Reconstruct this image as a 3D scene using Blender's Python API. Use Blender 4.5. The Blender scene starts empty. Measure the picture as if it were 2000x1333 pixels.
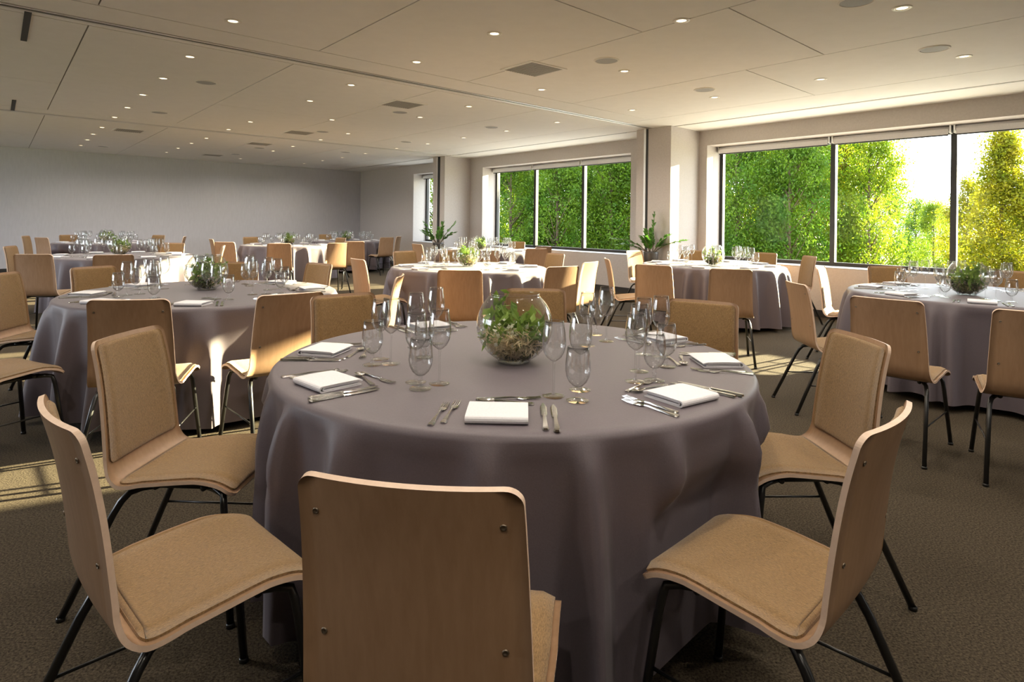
import bpy, math, random
import numpy as np
from mathutils import Vector, Matrix
PI = math.pi
rng = np.random.default_rng(7)
random.seed(7)
S = bpy.context.scene
C = S.collection

# ------------------------------------------------------------------ camera
F, HOR, ROLL, EYE = 1200.0, 433.0, 0.0125, 1.303
cam_d = bpy.data.cameras.new('camera'); cam = bpy.data.objects.new('camera', cam_d); C.objects.link(cam)
cam_d.sensor_width = 36; cam_d.lens = F / 2000 * 36
cam_d.shift_y = -(666.5 - HOR) / 2000
cam_d.clip_start = 0.05; cam_d.clip_end = 400
cam.matrix_world = Matrix.Translation((0, 0, EYE)) @ Matrix.Rotation(PI / 2, 4, 'X') @ Matrix.Rotation(ROLL, 4, 'Z')
S.camera = cam

# ------------------------------------------------------------------ sky, sun, exposure
SKY = 6.5
w = bpy.data.worlds.new('world'); S.world = w; w.use_nodes = True
bg = w.node_tree.nodes['Background']
bg.inputs['Color'].default_value = (0.85, 0.92, 1.0, 1); bg.inputs['Strength'].default_value = SKY
SUN_EL = math.radians(12.8)
sv = Vector((1, 0.54, 0)).normalized() * math.cos(SUN_EL) + Vector((0, 0, math.sin(SUN_EL)))
sd = bpy.data.lights.new('sun', 'SUN'); sd.energy = 58.0; sd.color = (1.0, 0.86, 0.54); sd.angle = math.radians(0.7)
so = bpy.data.objects.new('sun', sd); C.objects.link(so)
so.rotation_euler = (-sv).to_track_quat('-Z', 'Y').to_euler(); so.location = (20, 10, 10)
LAMP_W = 5.0
S.view_settings.view_transform = 'Standard'; S.view_settings.look = 'None'
S.view_settings.gamma = 1.0; S.view_settings.use_curve_mapping = False
S.view_settings.exposure = 0.45
S.cycles.transparent_max_bounces = 28
S.cycles.max_bounces = 8; S.cycles.diffuse_bounces = 4; S.cycles.glossy_bounces = 3; S.cycles.use_adaptive_sampling = True; S.cycles.adaptive_threshold = 0.035
S.cycles.caustics_reflective = False; S.cycles.caustics_refractive = False

# ------------------------------------------------------------------ coordinates
# the room has its own axes: s runs along the window wall, t runs towards it
D1 = (-0.64318914, 0.76570734); D2 = (0.73675405, 0.67616083)
def W(s, t, z=0.0): return (s * D1[0] + t * D2[0], s * D1[1] + t * D2[1], z)
def at(px, py, z):
    c, s = math.cos(ROLL), math.sin(ROLL); u = px - 1000; v = py - HOR
    x = c * u + s * v; y = -s * u + c * v
    k = (EYE - z) * F / y
    return Vector((x / F * k, k, z))
def at_depth(px, py, Y):
    c, s = math.cos(ROLL), math.sin(ROLL); u = px - 1000; v = py - HOR
    x = c * u + s * v; y = -s * u + c * v
    return Vector((x / F * Y, Y, EYE - y / F * Y))
AXIS1 = math.atan2(D1[1], D1[0])

# ------------------------------------------------------------------ materials
def mat(name, col, rough=0.6, metal=0.0, spec=0.5, **k):
    m = bpy.data.materials.new(name); m.use_nodes = True
    b = m.node_tree.nodes['Principled BSDF']
    b.inputs['Base Color'].default_value = (*col, 1); b.inputs['Roughness'].default_value = rough
    b.inputs['Metallic'].default_value = metal; b.inputs['Specular IOR Level'].default_value = spec
    return m
def nodes(m): return m.node_tree.nodes, m.node_tree.links, m.node_tree.nodes['Principled BSDF']
def noise_col(m, cols, scale=(1, 1, 1), nscale=10, detail=4, bump=0.0, coord='Object', rough=0.6, lo_=0.3):
    n, l, b = nodes(m)
    tc = n.new('ShaderNodeTexCoord'); mp = n.new('ShaderNodeMapping'); mp.inputs['Scale'].default_value = scale
    nz = n.new('ShaderNodeTexNoise'); nz.inputs['Scale'].default_value = nscale; nz.inputs['Detail'].default_value = detail
    nz.inputs['Roughness'].default_value = rough
    rp = n.new('ShaderNodeValToRGB')
    rp.color_ramp.elements[0].position = lo_; rp.color_ramp.elements[1].position = 1 - lo_
    rp.color_ramp.elements[0].color = (*cols[0], 1); rp.color_ramp.elements[1].color = (*cols[1], 1)
    l.new(tc.outputs[coord], mp.inputs['Vector']); l.new(mp.outputs['Vector'], nz.inputs['Vector'])
    l.new(nz.outputs['Fac'], rp.inputs['Fac']); l.new(rp.outputs['Color'], b.inputs['Base Color'])
    if bump:
        bp = n.new('ShaderNodeBump'); bp.inputs['Strength'].default_value = bump; bp.inputs['Distance'].default_value = 0.01
        l.new(nz.outputs['Fac'], bp.inputs['Height']); l.new(bp.outputs['Normal'], b.inputs['Normal'])
    return m
def glass_mat(name, tint=(0.97, 0.98, 0.98), ior=4.0, gain=1.0, rough=0.01, f0=.05):
    m = bpy.data.materials.new(name); m.use_nodes = True
    n, l = m.node_tree.nodes, m.node_tree.links
    n.remove(n['Principled BSDF'])
    tr = n.new('ShaderNodeBsdfTransparent'); tr.inputs['Color'].default_value = (*tint, 1)
    gl = n.new('ShaderNodeBsdfGlossy'); gl.inputs['Roughness'].default_value = rough
    fr = n.new('ShaderNodeLayerWeight'); fr.inputs['Blend'].default_value = 0.5
    pw = n.new('ShaderNodeMath'); pw.operation = 'POWER'; pw.inputs[1].default_value = ior
    ml = n.new('ShaderNodeMath'); ml.operation = 'MULTIPLY_ADD'; ml.inputs[1].default_value = gain; ml.inputs[2].default_value = f0; ml.use_clamp = True
    mx = n.new('ShaderNodeMixShader')
    l.new(fr.outputs['Facing'], pw.inputs[0]); l.new(pw.outputs[0], ml.inputs[0]); l.new(ml.outputs[0], mx.inputs['Fac'])
    l.new(tr.outputs[0], mx.inputs[1]); l.new(gl.outputs[0], mx.inputs[2]); l.new(mx.outputs[0], n['Material Output'].inputs['Surface'])
    return m
def leaf_mat(name, c0, c1, trans=0.55, nscale=3):
    m = mat(name, c0, 0.5, spec=0.3); noise_col(m, (c0, c1), nscale=nscale, detail=2)
    n, l, b = nodes(m)
    t = n.new('ShaderNodeBsdfTranslucent'); mx = n.new('ShaderNodeMixShader'); mx.inputs['Fac'].default_value = trans
    rp = [x for x in n if x.type == 'VALTORGB'][0]
    l.new(rp.outputs['Color'], t.inputs['Color'])
    l.new(b.outputs[0], mx.inputs[1]); l.new(t.outputs[0], mx.inputs[2]); l.new(mx.outputs[0], n['Material Output'].inputs['Surface'])
    return m
M = {}
M['carpet'] = noise_col(mat('carpet', (.1, .08, .05), 0.95, spec=0.1), ((.013, .010, .007), (.118, .093, .063)), scale=(1, 1, 1), nscale=130, detail=5, bump=0.8, rough=0.72, lo_=.34)
M['wall'] = noise_col(mat('wall paint', (.6, .57, .56), 0.8, spec=0.2), ((.47, .43, .41), (.52, .48, .46)), nscale=40, bump=0.03)
M['wallback'] = noise_col(mat('light balanced back wall paint', (.5, .49, .5), 0.8, spec=0.2), ((.52, .508, .535), (.56, .548, .575)), scale=(1, 1, .2), nscale=30, bump=0.03)  # same paint as the other walls, tone set apart to balance the light
M['ceil'] = noise_col(mat('ceiling paint', (.8, .78, .75), 0.75, spec=0.25), ((.84, .82, .79), (.87, .85, .82)), nscale=6)
M['gap'] = mat('joint shadow gap', (.25, .23, .2), 0.8)
M['darkgap'] = mat('dark slot', (.02, .02, .02), 0.6)
M['track'] = mat('track aluminium', (.75, .73, .7), 0.35, 0.6)
M['frame'] = mat('charcoal frame', (.012, .012, .012), 0.45)
M['sill'] = mat('sill', (.30, .29, .29), 0.5)
M['blind'] = noise_col(mat('blind fabric', (.75, .75, .77), 0.6), ((.72, .72, .74), (.78, .78, .8)), nscale=60)
M['base'] = mat('baseboard', (.03, .027, .025), 0.5)
M['grille'] = noise_col(mat('grille', (.42, .42, .43), 0.7), ((.36, .36, .37), (.46, .46, .47)), nscale=300)
M['vent'] = mat('vent metal', (.42, .40, .37), 0.6)
M['trim'] = mat('lamp trim', (.8, .76, .7), 0.4)
lens = bpy.data.materials.new('lamp lens'); lens.use_nodes = True
b = lens.node_tree.nodes['Principled BSDF']; b.inputs['Emission Color'].default_value = (1.0, .80, .50, 1); b.inputs['Emission Strength'].default_value = 3.5
M['lens'] = lens
M['wood'] = noise_col(mat('beech plywood', (.5, .36, .25), 0.42, spec=0.45), ((.285, .168, .092), (.345, .21, .122)), scale=(26, 26, 1.5), nscale=2.2, detail=5)
M['edge'] = noise_col(mat('beech edge', (.6, .44, .32), 0.45), ((.58, .42, .31), (.66, .49, .37)), nscale=40)
M['fabric'] = noise_col(mat('tan woven fabric', (.4, .28, .15), 0.9, spec=0.15), ((.105, .058, .021), (.35, .212, .09)), scale=(90, 22, 22), nscale=6, detail=5, bump=0.35, rough=0.75)
n_, l_, b_ = nodes(M['fabric']); b_.inputs['Sheen Weight'].default_value = 0.25
M['black'] = mat('black steel', (.008, .008, .008), 0.28, spec=0.6)
M['screw'] = mat('steel screw', (.25, .2, .15), 0.35, 0.9)
M['cloth'] = noise_col(mat('mauve grey satin cloth', (.15, .13, .14), 0.5, spec=0.4), ((.108, .088, .100), (.124, .102, .116)), nscale=220, detail=3, bump=0.05)
n_, l_, b_ = nodes(M['cloth']); b_.inputs['Sheen Weight'].default_value = 0.08; b_.inputs['Sheen Roughness'].default_value = 0.4
M['table'] = mat('table board', (.25, .17, .1), 0.5)
M['napkin'] = noise_col(mat('white linen', (.8, .78, .78), 0.8, spec=0.2), ((.64, .63, .66), (.70, .69, .72)), nscale=150, bump=0.08)
M['steel'] = noise_col(mat('polished cutlery steel', (.6, .57, .52), 0.16, 1.0), ((.56, .55, .54), (.70, .69, .68)), nscale=60)
M['glass'] = glass_mat('drinking glass', (.99, .995, .995), ior=2.8, gain=1.0, f0=.085)
M['bowlglass'] = glass_mat('bowl glass', (.97, .99, .98), ior=2.4, gain=1.0, f0=.09)
M['pane'] = glass_mat('window glass', (.95, .98, .96), ior=5.0, gain=.4, f0=.003)
M['moss'] = leaf_mat('moss', (.035, .05, .01), (.14, .13, .03), .15, 14)
M['leaf'] = leaf_mat('bowl leaf', (.06, .14, .02), (.30, .42, .07), .35, 12)
M['straw'] = leaf_mat('straw blossom', (.62, .47, .22), (.82, .70, .45), .3, 14)
M['white'] = leaf_mat('white blossom', (.72, .70, .55), (.85, .83, .72), .3, 14)
M['zz'] = leaf_mat('planter leaf', (.03, .10, .015), (.11, .27, .03), .25, 8)
M['pot'] = mat('planter', (.05, .045, .042), 0.35)
M['soil'] = noise_col(mat('soil', (.03, .02, .015), 0.9), ((.02, .015, .01), (.05, .035, .02)), nscale=40)
M['bark'] = noise_col(mat('bark', (.08, .055, .035), 0.9), ((.05, .035, .02), (.13, .09, .06)), scale=(4, 4, 1), nscale=8)
M['grass'] = noise_col(mat('lawn', (.2, .24, .06), 0.9), ((.16, .20, .04), (.40, .38, .13)), nscale=0.6)
M['paving'] = noise_col(mat('pale bounce paving', (.6, .58, .53), 0.8), ((.50, .47, .42), (.58, .55, .50)), nscale=3)  # pale so the added terrace reflects daylight indoors
M['tree_a'] = leaf_mat('bright green foliage', (.06, .14, .006), (.22, .28, .012), .6, 1.4)
M['tree_b'] = leaf_mat('deep green foliage', (.03, .095, .006), (.12, .20, .012), .6, 1.4)
M['tree_c'] = leaf_mat('yellow green foliage', (.09, .13, .005), (.27, .23, .010), .65, 1.4)
M['stone'] = noise_col(mat('outer wall stone', (.55, .52, .45), 0.8), ((.5, .47, .4), (.6, .57, .5)), nscale=5)

# ------------------------------------------------------------------ mesh helpers
class MB:
    def __init__(s): s.v = []; s.f = []; s.m = []
    def add(s, v, f, mi=0):
        o = len(s.v); s.v += [tuple(p) for p in v]; s.f += [tuple(i + o for i in q) for q in f]; s.m += [mi] * len(f)
        return s
    def hexa(s, p, mi=0):  # 8 corners: bottom 4, top 4
        return s.add(p, [(0, 3, 2, 1), (4, 5, 6, 7), (0, 1, 5, 4), (1, 2, 6, 5), (2, 3, 7, 6), (3, 0, 4, 7)], mi)
    def box(s, x0, x1, y0, y1, z0, z1, mi=0):
        return s.hexa([(x0, y0, z0), (x1, y0, z0), (x1, y1, z0), (x0, y1, z0), (x0, y0, z1), (x1, y0, z1), (x1, y1, z1), (x0, y1, z1)], mi)
    def room(s, s0, s1, t0, t1, z0, z1, mi=0):  # block aligned with the room
        return s.hexa([W(s0, t0, z0), W(s0, t1, z0), W(s1, t1, z0), W(s1, t0, z0), W(s0, t0, z1), W(s0, t1, z1), W(s1, t1, z1), W(s1, t0, z1)], mi)
    def tube(s, path, r, n=8, cap=True, mi=0):
        path = [Vector(p) for p in path]; k = len(path); rs = r if isinstance(r, (list, tuple)) else [r] * k
        vs = []; up = None
        for i, p in enumerate(path):
            d = (path[min(i + 1, k - 1)] - path[max(i - 1, 0)]).normalized()
            if up is None: up = d.orthogonal().normalized()
            a = (up - d * up.dot(d))
            a = a.normalized() if a.length > 1e-5 else d.orthogonal().normalized()
            up = a; b2 = d.cross(a)
            for j in range(n):
                q = 2 * PI * j / n; vs.append(p + (a * math.cos(q) + b2 * math.sin(q)) * rs[i])
        fs = [(i * n + j, i * n + (j + 1) % n, (i + 1) * n + (j + 1) % n, (i + 1) * n + j) for i in range(k - 1) for j in range(n)]
        if cap: fs += [tuple(range(n - 1, -1, -1)), tuple((k - 1) * n + j for j in range(n))]
        return s.add(vs, fs, mi)
    def lathe(s, prof, n=24, c=(0, 0, 0), mi=0, closed=False):
        vs = []; k = len(prof)
        for r, z in prof:
            for j in range(n):
                q = 2 * PI * j / n; vs.append((c[0] + r * math.cos(q), c[1] + r * math.sin(q), c[2] + z))
        fs = [(i * n + j, i * n + (j + 1) % n, (i + 1) * n + (j + 1) % n, (i + 1) * n + j) for i in range(k - 1) for j in range(n)]
        if closed: fs += [tuple(range(n - 1, -1, -1)), tuple((k - 1) * n + j for j in range(n))]
        return s.add(vs, fs, mi)
    def mesh(s, name, mats, smooth=False):
        me = bpy.data.meshes.new(name); me.from_pydata(s.v, [], s.f)
        for m in (mats if isinstance(mats, (list, tuple)) else [mats]): me.materials.append(M[m])
        me.polygons.foreach_set('material_index', s.m)
        if smooth: me.polygons.foreach_set('use_smooth', [True] * len(s.f))
        me.update(); return me
    def build(s, name, mats, parent=None, smooth=False):
        return link(name, s.mesh(name, mats, smooth), parent)
def link(name, me, parent=None):
    o = bpy.data.objects.new(name, me); C.objects.link(o)
    if parent: o.parent = parent
    return o
def tag(o, label, cat, group=None, kind=None):
    o['label'] = label; o['category'] = cat
    if group: o['group'] = group
    if kind: o['kind'] = kind
    return o
def struct(o): o['kind'] = 'structure'; return o
def empty(name, loc=(0, 0, 0), rz=0.0):
    o = bpy.data.objects.new(name, None); C.objects.link(o); o.location = loc; o.rotation_euler = (0, 0, rz); o.empty_display_size = .1; return o
KIDS = {}
def kids(o):
    return KIDS.get(o.name) or list(o.children)
def dup(o, parent=None):
    c = o.copy(); C.objects.link(c); c.parent = parent
    for ch in o.children: dup(ch, c)
    return c

# ------------------------------------------------------------------ room shell
ZC = 2.848; TW = 8.99; TG = 9.41; SB = 17.9; S0 = -6.0; T0 = -6.0
fl = struct(MB().room(S0, SB, T0, TW, -.1, 0).build('floor', 'carpet'))
SILL = .70; HEAD = 2.60
WINS = [(1.13, 5.31), (6.9, 11.42), (12.9, 14.62)]
mb = MB(); TO = TW + .56
edges = [S0] + [e for a in WINS for e in a] + [SB + .4]
mb.room(S0, SB + .4, TW, TO, -.1, SILL); mb.room(S0, SB + .4, TW, TO, HEAD, ZC + .3)
for i in range(0, len(edges), 2): mb.room(edges[i], edges[i + 1], TW, TO, SILL, HEAD)
struct(mb.build('wall_right', 'wall'))
struct(MB().room(SB, SB + .3, T0 - .3, TW, -.1, ZC + .3).build('wall_back', 'wallback'))
mb = MB(); mb.room(S0, SB, T0 - .3, T0, -.1, .45); mb.room(S0, SB, T0 - .3, T0, 2.6, ZC + .3)
FILL_WINS = ((5.6, 10.8), (12.2, 17.0))  # unseen window openings, added to bring ambient light to the left side
ed_ = [S0] + [e for a in FILL_WINS for e in a] + [SB]
for i in range(0, len(ed_), 2): mb.room(ed_[i], ed_[i + 1], T0 - .3, T0, .45, 2.6)
struct(mb.build('wall_left', 'wallback'))
for k, (a, b2) in enumerate(FILL_WINS):
    wn = struct(empty('window_%d' % (6 + k), W((a + b2) / 2, T0 - .15, .45))); inv = Matrix.Translation(-Vector(wn.location))  # frame of an opening added for light
    for q in range(4):
        c = a + (b2 - a) * q / 3; o = MB().room(max(a, c - .035), min(b2, c + .035), T0 - .18, T0 - .12, .52, 2.53).build('mullion', 'frame', wn); o.matrix_parent_inverse = inv
    for z0, z1 in ((.45, .52), (2.53, 2.6)):
        o = MB().room(a, b2, T0 - .18, T0 - .12, z0, z1).build('window_frame', 'frame', wn); o.matrix_parent_inverse = inv
# unseen wall behind the camera, mostly solid, with window openings added for ambient light
mb = MB(); mb.room(S0 - .3, S0, T0, TO, -.1, .4); mb.room(S0 - .3, S0, T0, TO, 2.55, ZC + .3)
for a, b2 in ((T0 - .3, 6.6), (7.2, 7.3), (TW - 1.0, TO)): mb.room(S0 - .3, S0, a, b2, .4, 2.55)
struct(mb.build('wall_front', 'wall'))
for k, (a, b2) in enumerate(((6.6, 7.2), (7.3, TW - 1.0))):
    wn = struct(empty('window_%d' % (4 + k), W(S0 - .15, (a + b2) / 2, .4)))  # frame of an added rear opening
    mb = MB(); mb.room(S0 - .18, S0 - .12, a, b2, .4, .47); mb.room(S0 - .18, S0 - .12, a, b2, 2.48, 2.55)
    for q in range(4):
        c = a + (b2 - a) * q / 3; mb.room(S0 - .18, S0 - .12, max(a, c - .03), min(b2, c + .03), .47, 2.48)
    o = mb.build('window_frame', 'frame', wn); o.matrix_parent_inverse = Matrix.Translation(-Vector(wn.location))
# pilasters
for k, (a, b2, t0) in enumerate(((5.46, 6.14, 8.15), (11.91, 12.42, 8.2))):
    p = struct(MB().room(a, b2, t0, TW, 0, ZC).build('trim_%d' % (k + 1), 'wall'))
    struct(MB().room(a + (.44 if k == 0 else .2), a + (.48 if k == 0 else .29), t0 - .004, t0 + .01, 0, ZC).build('partition_slot', 'darkgap', p))
    struct(MB().room(a + (.48 if k == 0 else .29), a + (.52 if k == 0 else .33), t0 - .015, t0 + .01, 0, ZC).build('slot_edge', 'track', p))
# baseboards
mb = MB(); mb.room(S0, 5.46, TW - .015, TW, 0, .10); mb.room(6.14, 11.91, TW - .015, TW, 0, .10); mb.room(12.42, SB, TW - .015, TW, 0, .10)
struct(mb.build('baseboard_right', 'base'))
struct(MB().room(SB - .015, SB, T0, TW - .015, 0, .10).build('baseboard_back', 'base'))

# ceiling: a slab above separate panels with open joints
ce = struct(MB().room(S0, SB + .3, T0, TO, ZC + .008, ZC + .3).build('ceiling', 'gap'))
TB = [T0, -4.6, -2.88, -1.16, .56, 2.26, 3.99, 5.73, 7.44]
g = .006
def panel(s0, s1, t0, t1):
    MB().room(s0 + g, s1 - g, t0 + g, t1 - g, ZC, ZC + .012).build('ceiling_panel', 'ceil', ce)
SEG = [(S0, -.5), (-.03, 5.38), (6.0, 11.2), (11.84, SB)]
for i in range(len(TB) - 1):
    for j, (a, b2) in enumerate(SEG):
        cuts = [a]
        if j == 1 and i >= 5: cuts += [2.96 if i != 6 else 2.2]
        if j == 2 and i in (1, 3, 5, 7): cuts += [8.9]
        if j == 3 and i % 2: cuts += [14.8]
        cuts += [b2]
        for c in range(len(cuts) - 1): panel(cuts[c], cuts[c + 1], TB[i], TB[i + 1])
for a, b2 in ((-.5, -.03), (5.38, 5.80), (5.92, 6.0), (11.2, 11.64), (11.76, 11.84)):
    panel(a, b2, T0, 7.44)
# border by the windows, with slot diffusers
for a, b2 in ((S0, 5.84), (5.88, 11.68), (11.72, SB)):
    panel(a, b2, 7.44, 8.22); panel(a, b2, 8.27, TW + .012)
for a, b2 in ((.4, 5.3), (6.45, 11.44), (12.7, 16)):
    sl = MB(); sl.room(a, b2, 8.22, 8.27, ZC - .004, ZC + .006)
    struct(sl.build('slot_diffuser', 'vent', ce))
# partition tracks
for k, sc in enumerate((5.86, 11.70)):
    tr = struct(empty('trim_%d' % (3 + k), W(sc, 1, ZC)))
    inv = Matrix.Translation(-Vector(tr.location))
    for d0, d1_, m_ in ((-.055, -.022, 'track'), (.022, .055, 'track'), (-.02, .02, 'darkgap')):
        dz = -.004 if m_ == 'track' else .004
        o = MB().room(sc + d0, sc + d1_, T0, 8.15, ZC + dz, ZC + .012).build('track_rail', m_, tr); o.matrix_parent_inverse = inv
    a, b2 = ((5.92, 6.93), (10.58, 11.64))[k]
    o = MB().room(a, b2, .15, .195, ZC - .005, ZC + .004).build('pocket_slot', 'darkgap', tr); o.matrix_parent_inverse = inv
    for t1 in (-.1, -.45, -.85):
        o = MB().room(a, b2, t1 - .006, t1 + .006, ZC - .004, ZC + .004).build('pocket_door_joint', 'gap', tr); o.matrix_parent_inverse = inv

# windows
MULL = [(3.465, 1.98), (9.97, 8.47), (13.75,)]
for k, (a, b2) in enumerate(WINS):
    wn = struct(empty('window_%d' % (k + 1), W((a + b2) / 2, TG, SILL))); inv = Matrix.Translation(-Vector(wn.location))
    def wp(name, m_, mb_):
        o = mb_.build(name, m_, wn); o.matrix_parent_inverse = inv; return o
    zb, zt = .655 + .045, HEAD; z0, z1 = .765, 2.50
    wp('window_frame', 'frame', MB().room(a, b2, TG, TG + .07, SILL, z0))
    wp('window_frame', 'frame', MB().room(a, b2, TG, TG + .07, z1, HEAD))
    for c0, c1 in ((a, a + .045), (b2 - .06, b2)): wp('window_frame', 'frame', MB().room(c0, c1, TG, TG + .07, z0, z1))
    cs = [b2 - .06] + [m_ for m_ in MULL[k]] + [a + .045]
    for m_ in MULL[k]: wp('mullion', 'frame', MB().room(m_ - .035, m_ + .035, TG - .01, TG + .07, z0, z1))
    for i in range(len(cs) - 1):
        hi = cs[i] - (.035 if i else 0); lo = cs[i + 1] + (.035 if i < len(cs) - 2 else 0)
        wp('window_pane', 'pane', MB().add([W(lo, TG + .04, z0), W(hi, TG + .04, z0), W(hi, TG + .04, z1), W(lo, TG + .04, z1)], [(0, 1, 2, 3)]))
    wp('window_sill', 'sill', MB().room(a, b2, TW + .005, TG, SILL, SILL + .012))
    # roller blinds, one per pane
    full = [b2 - .01] + list(MULL[k]) + [a + .01]
    names = (('right', 'middle', 'left'), ('right', 'middle', 'left'), ('right', 'left'))[k][::-1]
    for i in range(len(full) - 1):
        hi, lo = full[i] - .012, full[i + 1] + .012
        bl = empty('roller_blind', W((hi + lo) / 2, TG - .07, 2.55)); bi = Matrix.Translation(-Vector(bl.location))
        o = MB().tube([W(lo + .02, TG - .07, 2.555), W(hi - .02, TG - .07, 2.555)], .043, 16).build('roller_tube', 'blind', bl, True); o.matrix_parent_inverse = bi
        o = MB().room(lo + .03, hi - .03, TG - .118, TG - .112, 2.478, 2.555).build('fabric_drop', 'blind', bl); o.matrix_parent_inverse = bi
        o = MB().room(lo + .03, hi - .03, TG - .122, TG - .108, 2.468, 2.484).build('hem_bar', 'frame', bl); o.matrix_parent_inverse = bi
        for e in (lo, hi - .02):
            o = MB().room(e, e + .018, TG - .12, TG - .001, 2.50, 2.599).build('bracket', 'track', bl); o.matrix_parent_inverse = bi
        tag(bl, 'white roller blind rolled up above the %s pane of the %s window' % (names[i], ('nearest right', 'middle', 'farthest')[k]), 'blind', 'rolled up window blinds')

# ------------------------------------------------------------------ ceiling fittings
def downlight_proto():
    r = empty('downlight')
    MB().lathe([(.036, .002), (.038, -.004), (.062, -.004), (.064, .0)], 24).build('trim_ring', 'trim', r, True)
    MB().lathe([(.0001, .0), (.037, .0)], 24).build('lamp_lens', 'lens', r)
    return r
LD = bpy.data.lights.new('downlight beam', 'AREA'); LD.shape = 'DISK'; LD.size = .07; LD.energy = LAMP_W; LD.color = (1.0, .90, .76); LD.spread = math.radians(150)
dl0 = downlight_proto()
DL = [(455,41),(371,110.6),(319,153),(279,185),(249,210),(224,229),(199.5,249),(182,262),(171,273),(158,284),(686,166),(605.5,197),(648.6,234),(489,238),(446.6,253),(403,270),(374,280),(348,289.5),(325.5,297.5),(680,261),(626.5,273),(572,286),(534,295),(470,310),(668.5,308),(630,314),(594,319.5),(965.7,65.5),(813.8,121),(1331,40),(1057.8,175),(1219.8,139),(916,208),(820.8,229),(1088.5,239),(1235,215),(989.5,256),(906,269),(835.5,281),(775,290),(713.7,300),(1762,15.4),(1882.8,110),(1602.8,155),(1396,190)]
DLW = [tuple(at(x, y, ZC)[:2]) for x, y in DL]
for s_, t_ in ((3.5, 1.31), (2.35, 1.31), (1.17, 1.31), (1.2, 2.92), (0, 2.92), (0, 4.6), (0, 1.31), (4.7, -.35), (2.35, -.35), (0, -.35), (7.2, -.35), (9.5, -.35), (12, -.35), (4.7, -2), (9.5, -2), (1.2, -2), (-1.2, 1.3), (-1.2, 4.6), (-1.2, -.35), (-3.5, 2.9), (-3.5, -.35), (-3.5, 6.2), (0, 6.3), (14, -2.5)):  # unseen lamps added beyond the view for ambient light
    DLW.append(W(s_ * 1.07, t_ * 1.07)[:2])
ORD = ['first', 'second', 'third', 'fourth', 'fifth', 'sixth', 'seventh', 'eighth', 'ninth', 'tenth', 'eleventh', 'twelfth', 'thirteenth', 'fourteenth', 'fifteenth', 'sixteenth']
det_ = D1[0] * D2[1] - D2[0] * D1[1]
def ST_(x, y): return ((x * D2[1] - D2[0] * y) / det_, (D1[0] * y - x * D1[1]) / det_)
ROWS = {}
for i in range(len(DL)):
    s_, t_ = ST_(*DLW[i]); ROWS.setdefault(min((1.41, 3.12, 3.95, 4.9, 6.7), key=lambda q: abs(q - t_)), []).append((-s_, i))
DLAB = {}
RN = {1.41: 'leftmost row', 3.12: 'second row', 3.95: 'gap after the second row', 4.9: 'third row', 6.7: 'row nearest the windows'}
for q, v in ROWS.items():
    for n_i, (_, i) in enumerate(sorted(v)): DLAB[i] = 'warm recessed downlight, %s from the back wall in the %s' % (ORD[n_i], RN[q])
for i, (x, y) in enumerate(DLW):
    o = dl0 if i == 0 else dup(dl0)
    o.location = (x, y, ZC - .001)
    tag(o, DLAB.get(i, 'added downlight outside the picture for ambient light'), 'downlight', 'recessed ceiling downlights' if i in DLAB else 'added downlights outside the picture')
    l = bpy.data.objects.new('downlight_beam', LD); C.objects.link(l); l.parent = o; l.location = (0, 0, -.012)
sp_me = MB().lathe([(.0001, -.006), (.10, -.006), (.104, -.004)], 32).mesh('speaker_grille', 'grille')
sp_ring = MB().lathe([(.104, -.004), (.106, -.008), (.116, -.008), (.12, 0)], 32).mesh('speaker_ring', 'ceil', True)
SPK = sorted([(402.5,161),(311.5,219.5),(630,257),(507,289),(460,301),(675,297),(201,286),(1184.5,118),(781,219),(960,248.5),(793,277),(1673,2),(1825,95),(1376,175)], key=lambda q: at(q[0], q[1], ZC).length)
for i, (x, y) in enumerate(SPK):
    p = at(x, y, ZC); e = empty('ceiling_speaker', (p.x, p.y, ZC))
    link('grille', sp_me, e); link('ring', sp_ring, e)
    tag(e, 'round pale grey ceiling speaker, %s nearest to the camera' % ORD[i], 'speaker', 'ceiling speakers')
for i, (x, y, wl) in enumerate([(1042,135,'nearest square ceiling vent beside a round speaker'),(786.5,204,'square ceiling vent just beyond the partition track'),(584,259,'square ceiling vent in the middle of the far ceiling'),(507,281,'small far ceiling vent with a speaker directly below it'),(415,303,'farthest square ceiling vent close to the grey back wall'),(252,255,'left far ceiling vent beyond the second track')]):
    p = at(x, y, ZC); e = empty('ceiling_vent', (p.x, p.y, ZC), AXIS1)
    a = .24
    fm = MB()
    for q in ((-a, a, -a, -a + .03), (-a, a, a - .03, a), (-a, -a + .03, -a + .03, a - .03), (a - .03, a, -a + .03, a - .03)): fm.box(*q, -.008, -.0005)
    fm.build('vent_frame', 'ceil', e)
    MB().box(-a + .03, a - .03, -a + .03, a - .03, -.002, -.0005).build('backing', 'gap', e)
    sm = MB().box(-a + .03, a - .03, -.009, .009, -.007, -.003).mesh('slat', 'vent')
    for k in range(13):
        o = link('slat', sm, e); o.location = (0, -a + .045 + k * .0325, 0)
    tag(e, wl, 'vent', 'ceiling vents')

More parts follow.
